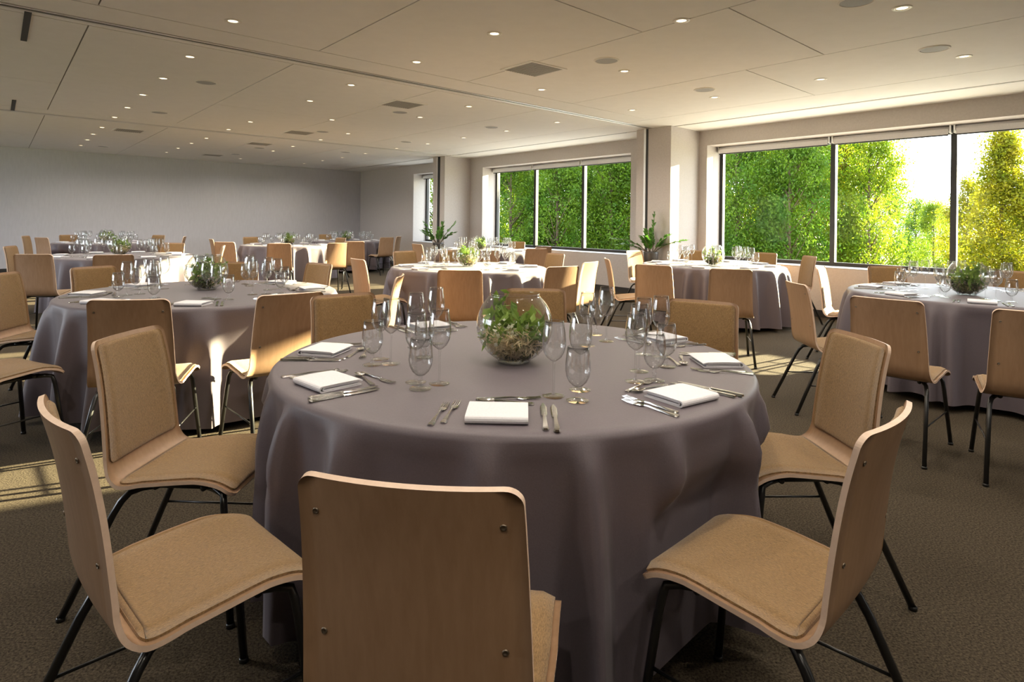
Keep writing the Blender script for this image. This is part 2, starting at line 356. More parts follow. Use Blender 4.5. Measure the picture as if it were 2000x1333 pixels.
# ------------------------------------------------------------------ chairs
PROF = [(.225, .412), (.215, .428), (.185, .441), (.12, .446), (.02, .439), (-.08, .428), (-.13, .426), (-.165, .431), (-.192, .447), (-.207, .472), (-.215, .51), (-.223, .57), (-.233, .64), (-.246, .72), (-.263, .802), (-.288, .89)]
def dense(pr, n):
    P = np.array(pr); d = np.concatenate([[0], np.cumsum(np.linalg.norm(np.diff(P, axis=0), axis=1))])
    q = np.linspace(0, d[-1], n); Y = np.interp(q, d, P[:, 0]); Z = np.interp(q, d, P[:, 1])
    for _ in range(4):
        Y[1:-1] = (Y[:-2] + 2 * Y[1:-1] + Y[2:]) / 4; Z[1:-1] = (Z[:-2] + 2 * Z[1:-1] + Z[2:]) / 4
    return Y, Z, q
CY, CZ, CQ = dense(PROF, 44)
LEN = CQ[-1]
def half_w(q):
    x = q / LEN
    hw = np.interp(x, [0, .25, .42, .55, 1], [.214, .222, .220, .202, .187]); r = .03
    for d in (q, LEN - q):
        if d < r: hw -= r - math.sqrt(max(0, r * r - (r - d) ** 2))
    return hw
def bend(x, q):   # concave back: the sides come forward
    k = np.interp(q / LEN, [0, .3, .42, .6, 1], [0, .0, .0, .5, 1]); return .75 * k * x * x
def dish(x, q):
    k = np.interp(q / LEN, [0, .15, .35, .45], [0, .3, .3, 0]); return k * x * x
def sheet(q0, q1, nq, nu, off0, off1, wfun, name, mats, edge_mat=1, bulge=False):
    qs = q0 + (q1 - q0) * np.sort(np.concatenate([np.linspace(0, 1, nq), [.001, .003, .006, .010, .022, .028, .972, .978, .990, .994, .997, .999]])); nq = len(qs); grid = []
    for side in (0, 1):
        for q in qs:
            y = np.interp(q, CQ, CY); z = np.interp(q, CQ, CZ); e = 1e-3
            ty = np.interp(min(q + e, LEN), CQ, CY) - np.interp(max(q - e, 0), CQ, CY); tz = np.interp(min(q + e, LEN), CQ, CZ) - np.interp(max(q - e, 0), CQ, CZ)
            L = math.hypot(ty, tz); ny, nz = tz / L, -ty / L     # towards the sitter
            hw = wfun(q)
            for j in range(nu):
                a = -1 + 2 * j / (nu - 1); x = a * hw
                off = off1 if side else off0
                if bulge and side:
                    m_ = min(1, (1 - abs(a)) * hw / .014) * min(1, (q - q0) / .014, (q1 - q) / .014)
                    off = off0 + (off1 - off0) * (.35 + .65 * math.sqrt(max(0, 1 - (1 - m_) ** 2)))
                grid.append((x, y + bend(x, q) + ny * off, z + dish(x, q) + nz * off))
    n1 = nq * nu; fs = []; ms = []
    for i in range(nq - 1):
        for j in range(nu - 1):
            a, b2, c, d = i * nu + j, i * nu + j + 1, (i + 1) * nu + j + 1, (i + 1) * nu + j
            fs.append((a, b2, c, d)); ms.append(0); fs.append((n1 + d, n1 + c, n1 + b2, n1 + a)); ms.append(0)
    bd = [i * nu for i in range(nq)] + [(nq - 1) * nu + j for j in range(1, nu)] + [i * nu + nu - 1 for i in range(nq - 2, -1, -1)] + [j for j in range(nu - 2, 0, -1)]
    for i in range(len(bd)):
        a, b2 = bd[i], bd[(i + 1) % len(bd)]
        fs.append((b2, a, n1 + a, n1 + b2)); ms.append(edge_mat)
    mb = MB(); mb.v = grid; mb.f = fs; mb.m = ms
    me = mb.mesh(name, mats)
    sm = [m_ == 0 for m_ in ms]; me.polygons.foreach_set('use_smooth', sm); return me
SH = sheet(0, LEN, 60, 13, -.006, .006, half_w, 'shell', ['wood', 'edge'])
def pad_w(q0, q1, ins):
    def f(q):
        hw = np.interp(q / LEN, [0, .25, .42, .55, 1], [.214, .222, .220, .202, .187]) - ins; r = .02
        for d in (q - q0, q1 - q):
            if d < r: hw -= r - math.sqrt(max(0, r * r - (r - d) ** 2))
        return hw
    return f
qa, qb = .012, .405
SP = sheet(qa, qb, 34, 15, .0062, .022, pad_w(qa, qb, .014), 'seat_pad', ['fabric', 'fabric'], bulge=True)
qc, qd = .485, LEN - .016
BP = sheet(qc, qd, 30, 15, .0062, .020, pad_w(qc, qd, .016), 'back_pad', ['fabric', 'fabric'], bulge=True)
def leg_mesh(sx, front):
    y0, y1, y2 = (.10, .175, .225) if front else (-.06, -.135, -.33)
    p = [(sx * .13, y0, .410), (sx * .155, y0 + (y1 - y0) * .6, .410), (sx * .172, y1, .402), (sx * .182, y1 + (y2 - y1) * .12, .375), (sx * .187, y1 + (y2 - y1) * .25, .33), (sx * .215, y2, .006)]
    return MB().tube(p, .0115, 8).lathe([(.001, 0), (.014, 0), (.014, .012), (.0115, .014)], 8, (sx * .215, y2, 0)).mesh('leg', 'black', True)
LEGS = [leg_mesh(sx, fr) for sx in (-1, 1) for fr in (True, False)]
fm = MB()
for sx in (-1, 1): fm.tube([(sx * .13, .13, .411), (sx * .13, -.10, .411)], .0115, 8)
for y in (.10, -.06): fm.tube([(-.16, y, .414), (.16, y, .414)], .010, 8)
FR = fm.mesh('seat_frame', 'black', True)
ST = [MB().tube([(sx * .199, .2, .20), (sx * .20, -.232, .20)], .0045, 6).mesh('stretcher', 'black', True) for sx in (-1, 1)]
SC = MB().lathe([(.0001, .001), (.003, .001), (.0034, .002), (.0055, .002), (.006, 0)], 12).mesh('screw', 'screw', True)
SCP = []
for sx in (-1, 1):
    for q in (LEN - .065, .60):
        y = np.interp(q, CQ, CY); z = np.interp(q, CQ, CZ); x = sx * .155
        ty = np.interp(q + .002, CQ, CY) - np.interp(q - .002, CQ, CY); tz = np.interp(q + .002, CQ, CZ) - np.interp(q - .002, CQ, CZ)
        L = math.hypot(ty, tz); nrm = Vector((sx * .12, -tz / L, ty / L)).normalized()
        SCP.append((Vector((x, y + bend(x, q), z)) + nrm * .0062, nrm.to_track_quat('Z', 'Y').to_euler()))
TOPY = -.284; HC = .89
def chair(px, py, az, label, group, screws=False, k=None):
    p = at(px, py, HC)
    if az == 'B':      # beyond its table: on the far side, the backrest 1.33 m from the table centre
        tx, ty = TABLES[k]; d_ = Vector((p.x, p.y)).normalized(); b_ = d_.x * tx + d_.y * ty; q_ = 1.33 ** 2 - (tx * tx + ty * ty - b_ * b_)
        b_ += math.sqrt(max(q_, .0)); p.x, p.y = d_.x * b_, d_.y * b_; az = math.degrees(math.atan2(tx - p.x, ty - p.y))
    if az is None: az = az_to(px, py, k)
    a = math.radians(az); fx, fy = math.sin(a), math.cos(a)
    for tx, ty in TABLES.values():      # keep the backrest clear of the table
        r_ = math.hypot(p.x - tx, p.y - ty)
        if r_ < 1.32 and abs(p.y - ty) > .55 * abs(p.x - tx):
            while math.hypot(p.x - tx, p.y - ty) < 1.32:
                d_ = .01 if p.y > ty else -.01; p.x *= 1 + d_ / p.y; p.y += d_
        elif r_ < 1.32: p.x = tx + (p.x - tx) * 1.32 / r_; p.y = ty + (p.y - ty) * 1.32 / r_
    o = empty('dining_chair', (p.x - fx * TOPY, p.y - fy * TOPY, 0), -a)
    link('shell', SH, o); link('seat_pad', SP, o); link('back_pad', BP, o); link('seat_frame', FR, o)
    for m_ in LEGS: link('leg', m_, o)
    for m_ in ST: link('stretcher', m_, o)
    if screws:
        for q, e in SCP:
            s2 = link('screw', SC, o); s2.location = q; s2.rotation_euler = e
    return tag(o, label, 'chair', group)

# ------------------------------------------------------------------ tables
ZT = .757; RT = .92
TABLES = {'T1': (.012, 2.485), 'T2': (-2.243, 4.52), 'T3': (-.502, 7.33), 'T4': (2.70, 8.25), 'T5': (3.80, 5.03)}
for k, px, py in (('T6', 236, 499.5), ('T7', 205, 474), ('T8', 562, 478.5), ('T9', 684, 470.5), ('T10', 946, 489)):
    p = at(px, py, ZT); TABLES[k] = (p.x, p.y)
TN = {'T1': 'near table', 'T2': 'left middle table', 'T3': 'centre table', 'T4': 'table by the right pillar', 'T5': 'right table',
      'T6': 'far left table', 'T7': 'farthest left table', 'T8': 'far table', 'T9': 'back corner table', 'T10': 'table below the middle window'}
TL = {'T1': 'large grey mauve floor length cloth on the nearest round table', 'T2': 'grey mauve cloth with sunlit folds on the left middle round table', 'T3': 'mauve cloth with bright sunlit folds on the centre table behind the near bowl',
      'T4': 'mauve cloth on the round table in front of the right pillar', 'T5': 'grey mauve cloth on the round table at the right edge by the near window', 'T6': 'dark cloth on the far left round table behind the left middle one',
      'T7': 'dark cloth on the farthest left table close to the grey wall', 'T8': 'brown and sunlit cloth on the far table before the grey back wall', 'T9': 'lavender lit cloth on the table in the back corner', 'T10': 'pale lit cloth on the table below the middle window'}
def cloth_mesh(seed, hi):
    r = np.random.default_rng(seed); nth = 360 if hi else 180
    th = np.linspace(0, 2 * PI, nth, endpoint=False)
    nf = int(r.integers(20, 24)); fold = np.zeros(nth) - .42
    base = np.arange(nf) * 2 * PI / nf + r.uniform(-.11, .11, nf); amp = r.uniform(.8, 1.3, nf); wd = r.uniform(.035, .07, nf)
    for b2, a, w_ in zip(base, amp, wd):
        d = (th - b2 + PI) % (2 * PI) - PI; fold += a * np.exp(-(d / w_) ** 2)
    skew = .10 * np.sin(th * 2 + r.uniform(0, 6)); fold2 = .12 * np.sin(th * 31 + 3 * np.sin(th * 4))
    prof = [(.0, .757, 0)] + [(x, .757, 0) for x in (.3, .6, .8, .885)] + [(.905, .755, 0), (.917, .748, .0), (.923, .735, .02)]
    hem = .055
    for k in range(1, 18):
        x = k / 17; prof.append((None, .735 - (.735 - hem) * x, x))
    V = []; Fc = []
    V.append((0, 0, .757))
    rows = prof[1:]
    for i, (rr, z, x) in enumerate(rows):
        for j in range(nth):
            if rr is not None: rad = rr; dth = 0
            else:
                g_ = x ** .5 * .95; rad = .923 + .02 * x + g_ * (.145 * fold[j] + .006 * fold2[j] + .022); dth = skew[j] * .25 * x
            zz = z
            if x > 0.9: zz = z + .012 * math.sin(3 * th[j] + seed)
            V.append((rad * math.cos(th[j] + dth), rad * math.sin(th[j] + dth), zz))
    for j in range(nth): Fc.append((0, 1 + j, 1 + (j + 1) % nth))
    for i in range(len(rows) - 1):
        for j in range(nth):
            a = 1 + i * nth + j; b2 = 1 + i * nth + (j + 1) % nth; Fc.append((a, a + nth, b2 + nth, b2))
    mb = MB(); mb.add(V, Fc); return mb.mesh('tablecloth', 'cloth', True)
TOPM = MB().lathe([(.0001, .73), (.885, .73), (.895, .735), (.895, .745), (.885, .75), (.0001, .75)], 48).mesh('tabletop', 'table')
TLEG = MB().tube([(.45, .0, .735), (.5, 0, .4), (.55, 0, 0.0)], .018, 8).mesh('leg', 'black', True)
for i, (k, (x, y)) in enumerate(TABLES.items()):
    t = empty('banquet_table', (x, y, 0)); link('tabletop', TOPM, t)
    for q in range(4):
        o = link('leg', TLEG, t); o.rotation_euler = (0, 0, PI / 4 + q * PI / 2)
    tag(t, 'round banquet table hidden under its cloth, the %s' % TN[k], 'table', 'round banquet tables')
    o = link('tablecloth', cloth_mesh(11 + i * 7, k in ('T1', 'T2', 'T5', 'T3', 'T4'))); o.location = (x, y, .0015)
    o.rotation_euler = (0, 0, .17 + i * 1.3); tag(o, TL[k], 'tablecloth', 'round grey mauve tablecloths')
def az_to(px, py, k):
    p = at(px, py, HC); x, y = TABLES[k]; return math.degrees(math.atan2(x - p.x, y - p.y))
CH = [  # table, px, py of the middle of the backrest top, facing, label
 ('T1', 787, 948, 9, 'plain wooden chair back nearest the camera, pushed up to the near table'),
 ('T1', 92, 806, 44, 'chair at the lower left corner showing its whole tan seat'),
 ('T1', 240, 650, 92, 'chair left of the near table with tan backrest facing right'),
 ('T1', 667, 590, 140, 'tan upholstered chair back beyond the left rim of the near table'),
 ('T1', 1045, 577, 181, 'tan chair hidden behind the glass bowl of the near table'),
 ('T1', 1374, 588, 212, 'tan upholstered chair back beyond the right rim of the near table'),
 ('T1', 1688, 657, 268, 'chair right of the near table with tan backrest facing left'),
 ('T1', 1756, 816, -45, 'chair at the lower right corner showing tan seat and wooden back'),
 ('T2', 248, 586, None, 'wooden chair back in front of the left middle table, left of the sunlit one'),
 ('T2', 573, 574, None, 'chair with half sunlit wooden back at the left middle table'),
 ('T2', -4, 534, None, 'olive lit upholstered chair cut by the left picture edge'),
 ('T2', -130, 578, None, 'chair at left edge of which only seat and legs show'),
 ('T2', 214, 523, None, 'tan chair with pale rim behind the left middle table, left of its glasses'),
 ('T2', 465, 517, None, 'orange tan chair back behind the left middle table, right of its bowl'),
 ('T2', 628, 521, None, 'tan chair with sunlit side edge behind the right rim of the left middle table'),
 ('T2', 786, 538, None, 'chair seen edge on with sunlit rim right of the left middle table'),
 ('T3', 694, 506, None, 'brown wooden chair back with sunlit top edge left of the centre table'),
 ('T3', 898, 528, None, 'wooden chair back in front of the centre table, above the near glasses'),
 ('T3', 788, 498, 'B', 'bright sunlit upholstered chair behind the left rim of the centre table'),
 ('T3', 884, 496, 'B', 'brown chair behind the bowl of the centre table'),
 ('T3', 1088, 502, 'B', 'brown shaded chair behind the right rim of the centre table'),
 ('T3', 1103, 521, None, 'sunlit cream wooden chair back at right front of the centre table'),
 ('T3', 1158, 512, None, 'chair seen edge on with sunlit rim right of the centre table'),
 ('T4', 1428, 526, None, 'wooden chair back in front of the table by the right pillar'),
 ('T4', 1274, 518, None, 'wooden chair back below the planter at the table by the right pillar'),
 ('T4', 1236, 499, 'B', 'sunlit cream upholstered chair beside the planter'),
 ('T4', 1182, 505, 92, 'chair seen from its side with tan seat, left of the planter'),
 ('T4', 1350, 502, 'B', 'tan chair behind the glasses left of the bowl by the right pillar'),
 ('T4', 1496, 507, 'B', 'orange tan chair back against the near window frame'),
 ('T4', 1585, 514, 'B', 'chair facing left behind the sunlit chair near the window wall'),
 ('T5', 1598, 529, 128, 'brightly sunlit upholstered chair left of the right table'),
 ('T5', 1548, 552, 93, 'wooden chair with tan seat facing right in the aisle'),
 ('T5', 1727, 584, None, 'wooden chair back in front of the right table'),
 ('T5', 2034, 610, None, 'wooden chair cut by the right picture edge'),
 ('T5', 1728, 531, 'B', 'tan chair back behind the left rim of the right table'),
 ('T5', 1992, 543, 'B', 'orange tan chair back behind the bowl at the right picture edge'),
 ('T6', 62, 497, None, 'large plain wooden chair back at the far left table'),
 ('T6', 222, 498, None, 'brown wooden chair back in front of the far left table'),
 ('T6', 73, 481, None, 'olive upholstered chair at left of the far left table'),
 ('T6', 340, 470, 'B', 'sunlit cream chair behind the right rim of the far left table'),
 ('T6', 392, 480, None, 'brown chair back just above the glass bowl of the left middle table'),
 ('T7', 47, 461, None, 'narrow brown leaning chair, leftmost along the grey wall'),
 ('T7', 78, 464, None, 'brown chair back second from left along the grey wall'),
 ('T7', 132, 460, 'B', 'brown chair top left of the farthest glasses'),
 ('T7', 312, 460, 'B', 'dark brown chair top along the grey wall right of the flowers'),
 ('T7', 363, 462, None, 'thin chair seen edge on against the grey wall'),
 ('T8', 410, 467, None, 'narrow sunlit chair leaning beside the brown chair left of the far table'),
 ('T8', 437, 473, None, 'brown leaning chair with sunlit right edge left of the far table'),
 ('T8', 488, 466, 'B', 'sunlit cream chair behind the left rim of the far table'),
 ('T8', 545, 476, None, 'brown wooden chair back in front of the far table'),
 ('T8', 661, 475, None, 'brightly sunlit chair back at right of the far table'),
 ('T8', 668, 468, 'B', 'orange brown chair behind the bright one at the far table'),
 ('T9', 634, 460, 'B', 'pale chair top behind the far table glasses'),
 ('T9', 692, 472, None, 'grey brown chair back with sunlit right edge before the corner table'),
 ('T9', 757, 464, None, 'pale chair with visible seat and legs right of the corner table'),
 ('T9', 781, 462, None, 'thin dark chair seen edge on left of the farthest window'),
 ('T10', 812, 477, None, 'white sunlit chair left of the table below the middle window'),
 ('T10', 950, 490, None, 'brown chair back in front of the table below the middle window'),
 ('T10', 1050, 486, None, 'lavender lit chair back right of the table below the middle window'),
 ('T10', 1064, 482, None, 'chair edge behind the lavender lit chair back'),
 ('T10', 1011, 480, 'B', 'brown chair top directly under the middle window frame'),
]
CHAIRS = []
for k, px, py, az, lab in CH:
    CHAIRS.append(chair(px, py, az, lab, 'chairs at the ' + TN[k], screws=k in ('T1', 'T2', 'T5'), k=k))

# the seats push the hanging cloth in
for cl_ in [o for o in C.objects if o.name.startswith('tablecloth')]:
    me = cl_.data; n_ = len(me.vertices); co = np.empty(n_ * 3); me.vertices.foreach_get('co', co); co = co.reshape(-1, 3)
    cr, sr = math.cos(cl_.rotation_euler.z), math.sin(cl_.rotation_euler.z); ox, oy = cl_.location.x, cl_.location.y
    wx = ox + cr * co[:, 0] - sr * co[:, 1]; wy = oy + sr * co[:, 0] + cr * co[:, 1]
    for ch in CHAIRS:
        if math.hypot(ch.location.x - ox, ch.location.y - oy) > 1.6: continue
        a = -ch.rotation_euler.z; fx, fy = math.sin(a), math.cos(a)
        dx, dy = wx - ch.location.x, wy - ch.location.y; ly = dx * fx + dy * fy; lx = dx * fy - dy * fx
        kz = np.clip((.60 - co[:, 2]) / .10, 0, 1); kx = np.clip((.36 - np.abs(lx)) / .11, 0, 1); kx = kx * kx * (3 - 2 * kx)
        mv = np.clip(.275 - ly, 0, .42) * kz * kx * (ly > -.35)
        wx = wx + mv * fx; wy = wy + mv * fy
    dx, dy = wx - ox, wy - oy; co[:, 0] = cr * dx + sr * dy; co[:, 1] = -sr * dx + cr * dy
    me.vertices.foreach_set('co', co.ravel()); me.update()

# ------------------------------------------------------------------ tableware prototypes
def park(o): o.location = (0, 0, -50); return o
def wine_proto(n, k=1.0):
    r = empty('wine_glass')
    h = .235 * k
    prof = [(.0045, .108), (.012, .112), (.024, .122), (.033, .138), (.0375, .158), (.0375, .178), (.035, .20), (.0315, .22), (.0295, .235), (.0285, .2345)]
    prof = [(a, z * k) for a, z in prof[:-1]]; prof += [(prof[-1][0] - .0007, prof[-1][1] + .0008)] + [(max(.0005, a - .0014), z + .0005) for a, z in prof[::-1][1:]]
    MB().lathe(prof, n).build('bowl', 'glass', r, True)
    MB().lathe([(.006, .006), (.0042, .014), (.0036, .03), (.0036, .08 * k), (.0042, .1 * k), (.006, .109 * k)], 10).build('stem', 'glass', r, True)
    MB().lathe([(.0001, 0), (.034, 0), (.0355, .0012), (.034, .0025), (.02, .004), (.006, .0065)], n).build('foot', 'glass', r, True)
    return r
def goblet_proto(n):
    r = empty('water_goblet')
    prof = [(.006, .042), (.016, .046), (.028, .058), (.036, .075), (.039, .094), (.0385, .115), (.036, .14), (.0325, .165), (.0315, .1645)]
    prof = prof[:-1] + [(.0318, .1658)] + [(max(.0005, a - .0014), z + .0005) for a, z in prof[:-1][::-1][1:]]
    MB().lathe(prof, n).build('bowl', 'glass', r, True)
    MB().lathe([(.009, .005), (.006, .012), (.0055, .022), (.009, .028), (.0055, .034), (.007, .043)], 10).build('stem', 'glass', r, True)
    MB().lathe([(.0001, 0), (.034, 0), (.0355, .0015), (.034, .003), (.02, .005), (.009, .0065)], n).build('foot', 'glass', r, True)
    return r
def joined(proto, name):
    mb = MB()
    for ch in proto.children:
        mb.add([v.co for v in ch.data.vertices], [tuple(p.vertices) for p in ch.data.polygons])
    return mb.mesh(name, 'glass', True)
def ribbon(path, th, y0, y1):
    P = [Vector((a, 0, b2)) for a, b2 in path]; L = []; R = []
    for i, p in enumerate(P):
        d = (P[min(i + 1, len(P) - 1)] - P[max(i - 1, 0)]).normalized(); nn = Vector((-d.z, 0, d.x)) * th / 2
        L.append(p + nn); R.append(p - nn)
    loop = L + R[::-1]; n = len(loop); mb = MB(); k = len(P)
    vs = [(p.x, y0, p.z) for p in loop] + [(p.x, y1, p.z) for p in loop]
    fs = [(i, (i + 1) % n, n + (i + 1) % n, n + i) for i in range(n)]
    for i in range(k - 1):
        fs.append((i, n - 1 - i, n - 2 - i, i + 1)); fs.append((n + i, n + i + 1, n + n - 2 - i, n + n - 1 - i))
    return mb.add(vs, fs)
def arc(cx, cz, r, a0, a1, n=6): return [(cx + r * math.cos(a0 + (a1 - a0) * i / n), cz + r * math.sin(a0 + (a1 - a0) * i / n)) for i in range(n + 1)]
def napkin_mesh():
    w2 = .078; t = .0042
    outer = [(w2 - .004, .0022), (0, .0022), (-w2 + .012, .0022)] + arc(-w2 + .010, .0105, .0083, -PI / 2, -PI * 1.5) + [(0, .0195), (w2 - .016, .0182), (w2, .0145)]
    inner = [(w2 - .012, .0072), (0, .0070), (-w2 + .018, .0070)] + arc(-w2 + .018, .0106, .0036, -PI / 2, -PI * 1.5) + [(0, .0145), (w2 - .014, .0138)]
    mb = ribbon(outer, t, -.085, .085); b2 = ribbon(inner, t, -.083, .083); mb.add(b2.v, b2.f)
    return mb.mesh('napkin', 'napkin')
NAP = napkin_mesh()
def bar(pts):   # flat tapered bar along x: (x, halfwidth, z, halfthick)
    vs = []; 
    for x, hw, z, ht in pts: vs += [(x, -hw, z - ht), (x, hw, z - ht), (x, hw * .7, z + ht), (x, -hw * .7, z + ht)]
    k = len(pts); fs = [(i * 4 + j, i * 4 + (j + 1) % 4, i * 4 + 4 + (j + 1) % 4, i * 4 + 4 + j) for i in range(k - 1) for j in range(4)]
    fs += [(3, 2, 1, 0), tuple((k - 1) * 4 + j for j in range(4))]
    return vs, fs
HANDLE = [(-.10, .006, .0025, .0018), (-.094, .0095, .003, .0022), (-.08, .0085, .003, .002), (-.04, .0045, .004, .002), (0, .0032, .006, .0018), (.02, .003, .0055, .0015)]
def fork_proto():
    r = empty('fork'); MB().add(*bar(HANDLE)).build('handle', 'steel', r)
    mb = MB().add(*bar([(.02, .003, .0055, .0012), (.03, .009, .004, .001), (.045, .0115, .003, .001), (.055, .0115, .003, .001)]))
    for i in range(4):
        y = -.0095 + i * .00633; v, f = bar([(.055, .0018, .003, .001), (.08, .0016, .0035, .001), (.10, .0008, .006, .0006)])
        mb.add([(a, b2 + y, c) for a, b2, c in v], f)
    mb.build('tines', 'steel', r); return r
def knife_proto():
    r = empty('knife'); MB().add(*bar([(-.11, .006, .004, .003), (-.10, .010, .0045, .0035), (-.06, .008, .0045, .0035), (-.01, .0065, .0045, .003), (0, .0085, .0045, .003)])).build('handle', 'steel', r)
    MB().add(*bar([(0, .006, .004, .0012), (.02, .009, .004, .0012), (.09, .0095, .004, .001), (.115, .005, .004, .0008), (.122, .001, .004, .0005)])).build('blade', 'steel', r); return r
def spoon_proto():
    r = empty('spoon'); MB().add(*bar(HANDLE)).build('handle', 'steel', r)
    vs = [(.045, 0, .0015)]; fs = []
    for i in range(1, 5):
        for j in range(14):
            q = 2 * PI * j / 14; k = i / 4; vs.append((.045 + .027 * k * math.cos(q), .017 * k * math.sin(q), .0015 + .0065 * k * k))
    for j in range(14): fs.append((0, 1 + j, 1 + (j + 1) % 14))
    for i in range(3):
        for j in range(14): a = 1 + i * 14 + j; b2 = 1 + i * 14 + (j + 1) % 14; fs.append((a, a + 14, b2 + 14, b2))
    MB().add(vs, fs).build('bowl', 'steel', r, True); return r
wineA = wine_proto(28); wineB = wine_proto(28, 1.06); gob = goblet_proto(28)
fork0, knife0, spoon0 = fork_proto(), knife_proto(), spoon_proto()
WLO, GLO = joined(wine_proto_lo := wine_proto(14), 'wine_glass'), joined(goblet_lo := goblet_proto(14), 'water_goblet')
for p in (wine_proto_lo, goblet_lo):
    for ch in list(p.children): bpy.data.objects.remove(ch)
    bpy.data.objects.remove(p)
def put(proto, x, y, z, rz, label, cat, group):
    o = dup(proto); o.location = (x, y, z); o.rotation_euler = (0, 0, rz); return tag(o, label, cat, group)
def lo(me, x, y, label, cat, group):
    o = link(me.name.split('.')[0], me); o.location = (x, y, ZTOP); return tag(o, label, cat, group)
ZTOP = .7592

# nearest table: every setting placed as seen
SETS = [  # napkin px, spin, where, glass feet [(kind, px, py)]
 (972, 813, 2, 'at the setting nearest the camera', [('wine', 1081, 774), ('tall', 1133, 762), ('goblet', 1128, 783)]),
 (1330, 778, -8, 'at the front right setting of the near table', [('wine', 1241, 746), ('tall', 1248, 726), ('goblet', 1278, 744)]),
 (1397, 709, 8, 'at the right setting of the near table', [('wine', 1257, 693), ('tall', 1290, 698), ('goblet', 1301, 717)]),
 (1300, 663, 0, 'at the back right setting of the near table', [('wine', 1147, 676), ('tall', 1184, 667), ('goblet', 1163, 654)]),
 (1010, 640, 0, 'behind the bowl on the near table', []),
 (838, 640, 0, 'at the back left setting of the near table', [('wine', 812, 679), ('tall', 851, 672), ('goblet', 829, 699)]),
 (637, 688, -10, 'at the left setting of the near table', [('wine', 743, 702), ('tall', 763, 711), ('goblet', 727, 713)]),
 (640, 751, 10, 'at the front left setting of the near table', [('wine', 812, 747), ('tall', 858, 750), ('goblet', 821, 760)]),
]
KN = {'wine': ('round wine glass', 'wine glass'), 'tall': ('taller wine glass', 'wine glass'), 'goblet': ('short stemmed water goblet', 'goblet')}
PROTO = {'wine': wineA, 'tall': wineB, 'goblet': gob}
def setting(cx, cy, ang, rad, spin, where, g, gl=None, cut=True, napkin=True):
    """ang: direction from the table centre to the diner"""
    ix, iy = -math.cos(ang), -math.sin(ang); rx, ry = -iy * -1, ix * -1    # inward, and the diner's right hand
    rx, ry = iy, -ix
    nx, ny = cx + math.cos(ang) * rad, cy + math.sin(ang) * rad
    rin = math.atan2(iy, ix)
    def P(right, inw): return nx + rx * right + ix * inw, ny + ry * right + iy * inw
    if napkin:
        o = link('napkin', NAP); o.location = (nx, ny, ZTOP); o.rotation_euler = (0, 0, rin + math.radians(spin) + PI / 2 * 0); tag(o, 'folded white linen napkin ' + where, 'napkin', 'napkins on the ' + g)
    if cut:
        for d, nm in ((-.135, 'inner'), (-.165, 'outer')):
            x, y = P(d, .02 if nm == 'inner' else .0); put(fork0, x, y, ZTOP, rin - .06, 'silver dinner fork, %s of two, %s' % (nm, where), 'fork', 'forks on the ' + g)
        for d, nm in ((.13, 'inner'), (.16, 'outer')):
            x, y = P(d, .0 if nm == 'inner' else -.01); put(knife0, x, y, ZTOP, rin + .04, 'silver table knife, %s of two, %s' % (nm, where), 'knife', 'knives on the ' + g)
        x, y = P(.0, .125); put(spoon0, x, y, ZTOP, rin + PI / 2 - .1, 'silver dessert spoon lying across ' + where, 'spoon', 'spoons on the ' + g)
        x, y = P(.02, .165); put(fork0, x, y, ZTOP, rin - PI / 2 + .15, 'silver dessert fork lying across ' + where, 'fork', 'forks on the ' + g)
    return P
cx, cy = TABLES['T1']
for px, py, spin, where, gl in SETS:
    p = at(px, py, ZTOP); ang = math.atan2(p.y - cy, p.x - cx); rad = min(math.hypot(p.x - cx, p.y - cy), .80)
    P = setting(cx, cy, ang, rad, spin, where, 'near table')
    for kind, gx, gy in gl:
        q = at(gx, gy, ZTOP); nm, cat = KN[kind]
        put(PROTO[kind], q.x, q.y, ZTOP, random.random() * 6, nm + ' ' + where, cat, 'glasses on the near table')
OCT = ['front', 'front right', 'right', 'back right', 'back', 'back left', 'left', 'front left']
# other tables: eight settings each
for ti, (k, (cx, cy)) in enumerate(TABLES.items()):
    if k == 'T1': continue
    g_ = TN[k]; near = k in ('T2', 'T5', 'T3', 'T4'); off = {'T2': .35, 'T5': .25, 'T3': .1, 'T4': .3}.get(k, .2 * ti)
    for i in range(8):
        ang = off + i * PI / 4 + random.uniform(-.06, .06)
        place = OCT[int(round((off + i * PI / 4 + PI / 2) / (PI / 4))) % 8]; wh = 'at the %s setting of the %s' % (place, g_)
        P = setting(cx, cy, ang, .74, random.uniform(-25, 25), wh, g_, cut=k in ('T2', 'T5'), napkin=True)
        for kind, r_, n_ in (('wine', .10, .26), ('tall', .035, .32), ('goblet', .185, .215)):
            x, y = P(r_ + random.uniform(-.006, .006), n_ + random.uniform(-.006, .006)); nm, cat = KN[kind]
            if near:
                put(PROTO[kind], x, y, ZTOP, 0, nm + ' ' + wh, cat, 'glasses on the ' + g_)
            else:
                lo(GLO if kind == 'goblet' else WLO, x, y, nm + ' ' + wh, cat, 'glasses on the ' + g_)
for p in (wineA, wineB, gob, fork0, knife0, spoon0):
    for ch in list(p.children): bpy.data.objects.remove(ch)
    bpy.data.objects.remove(p)

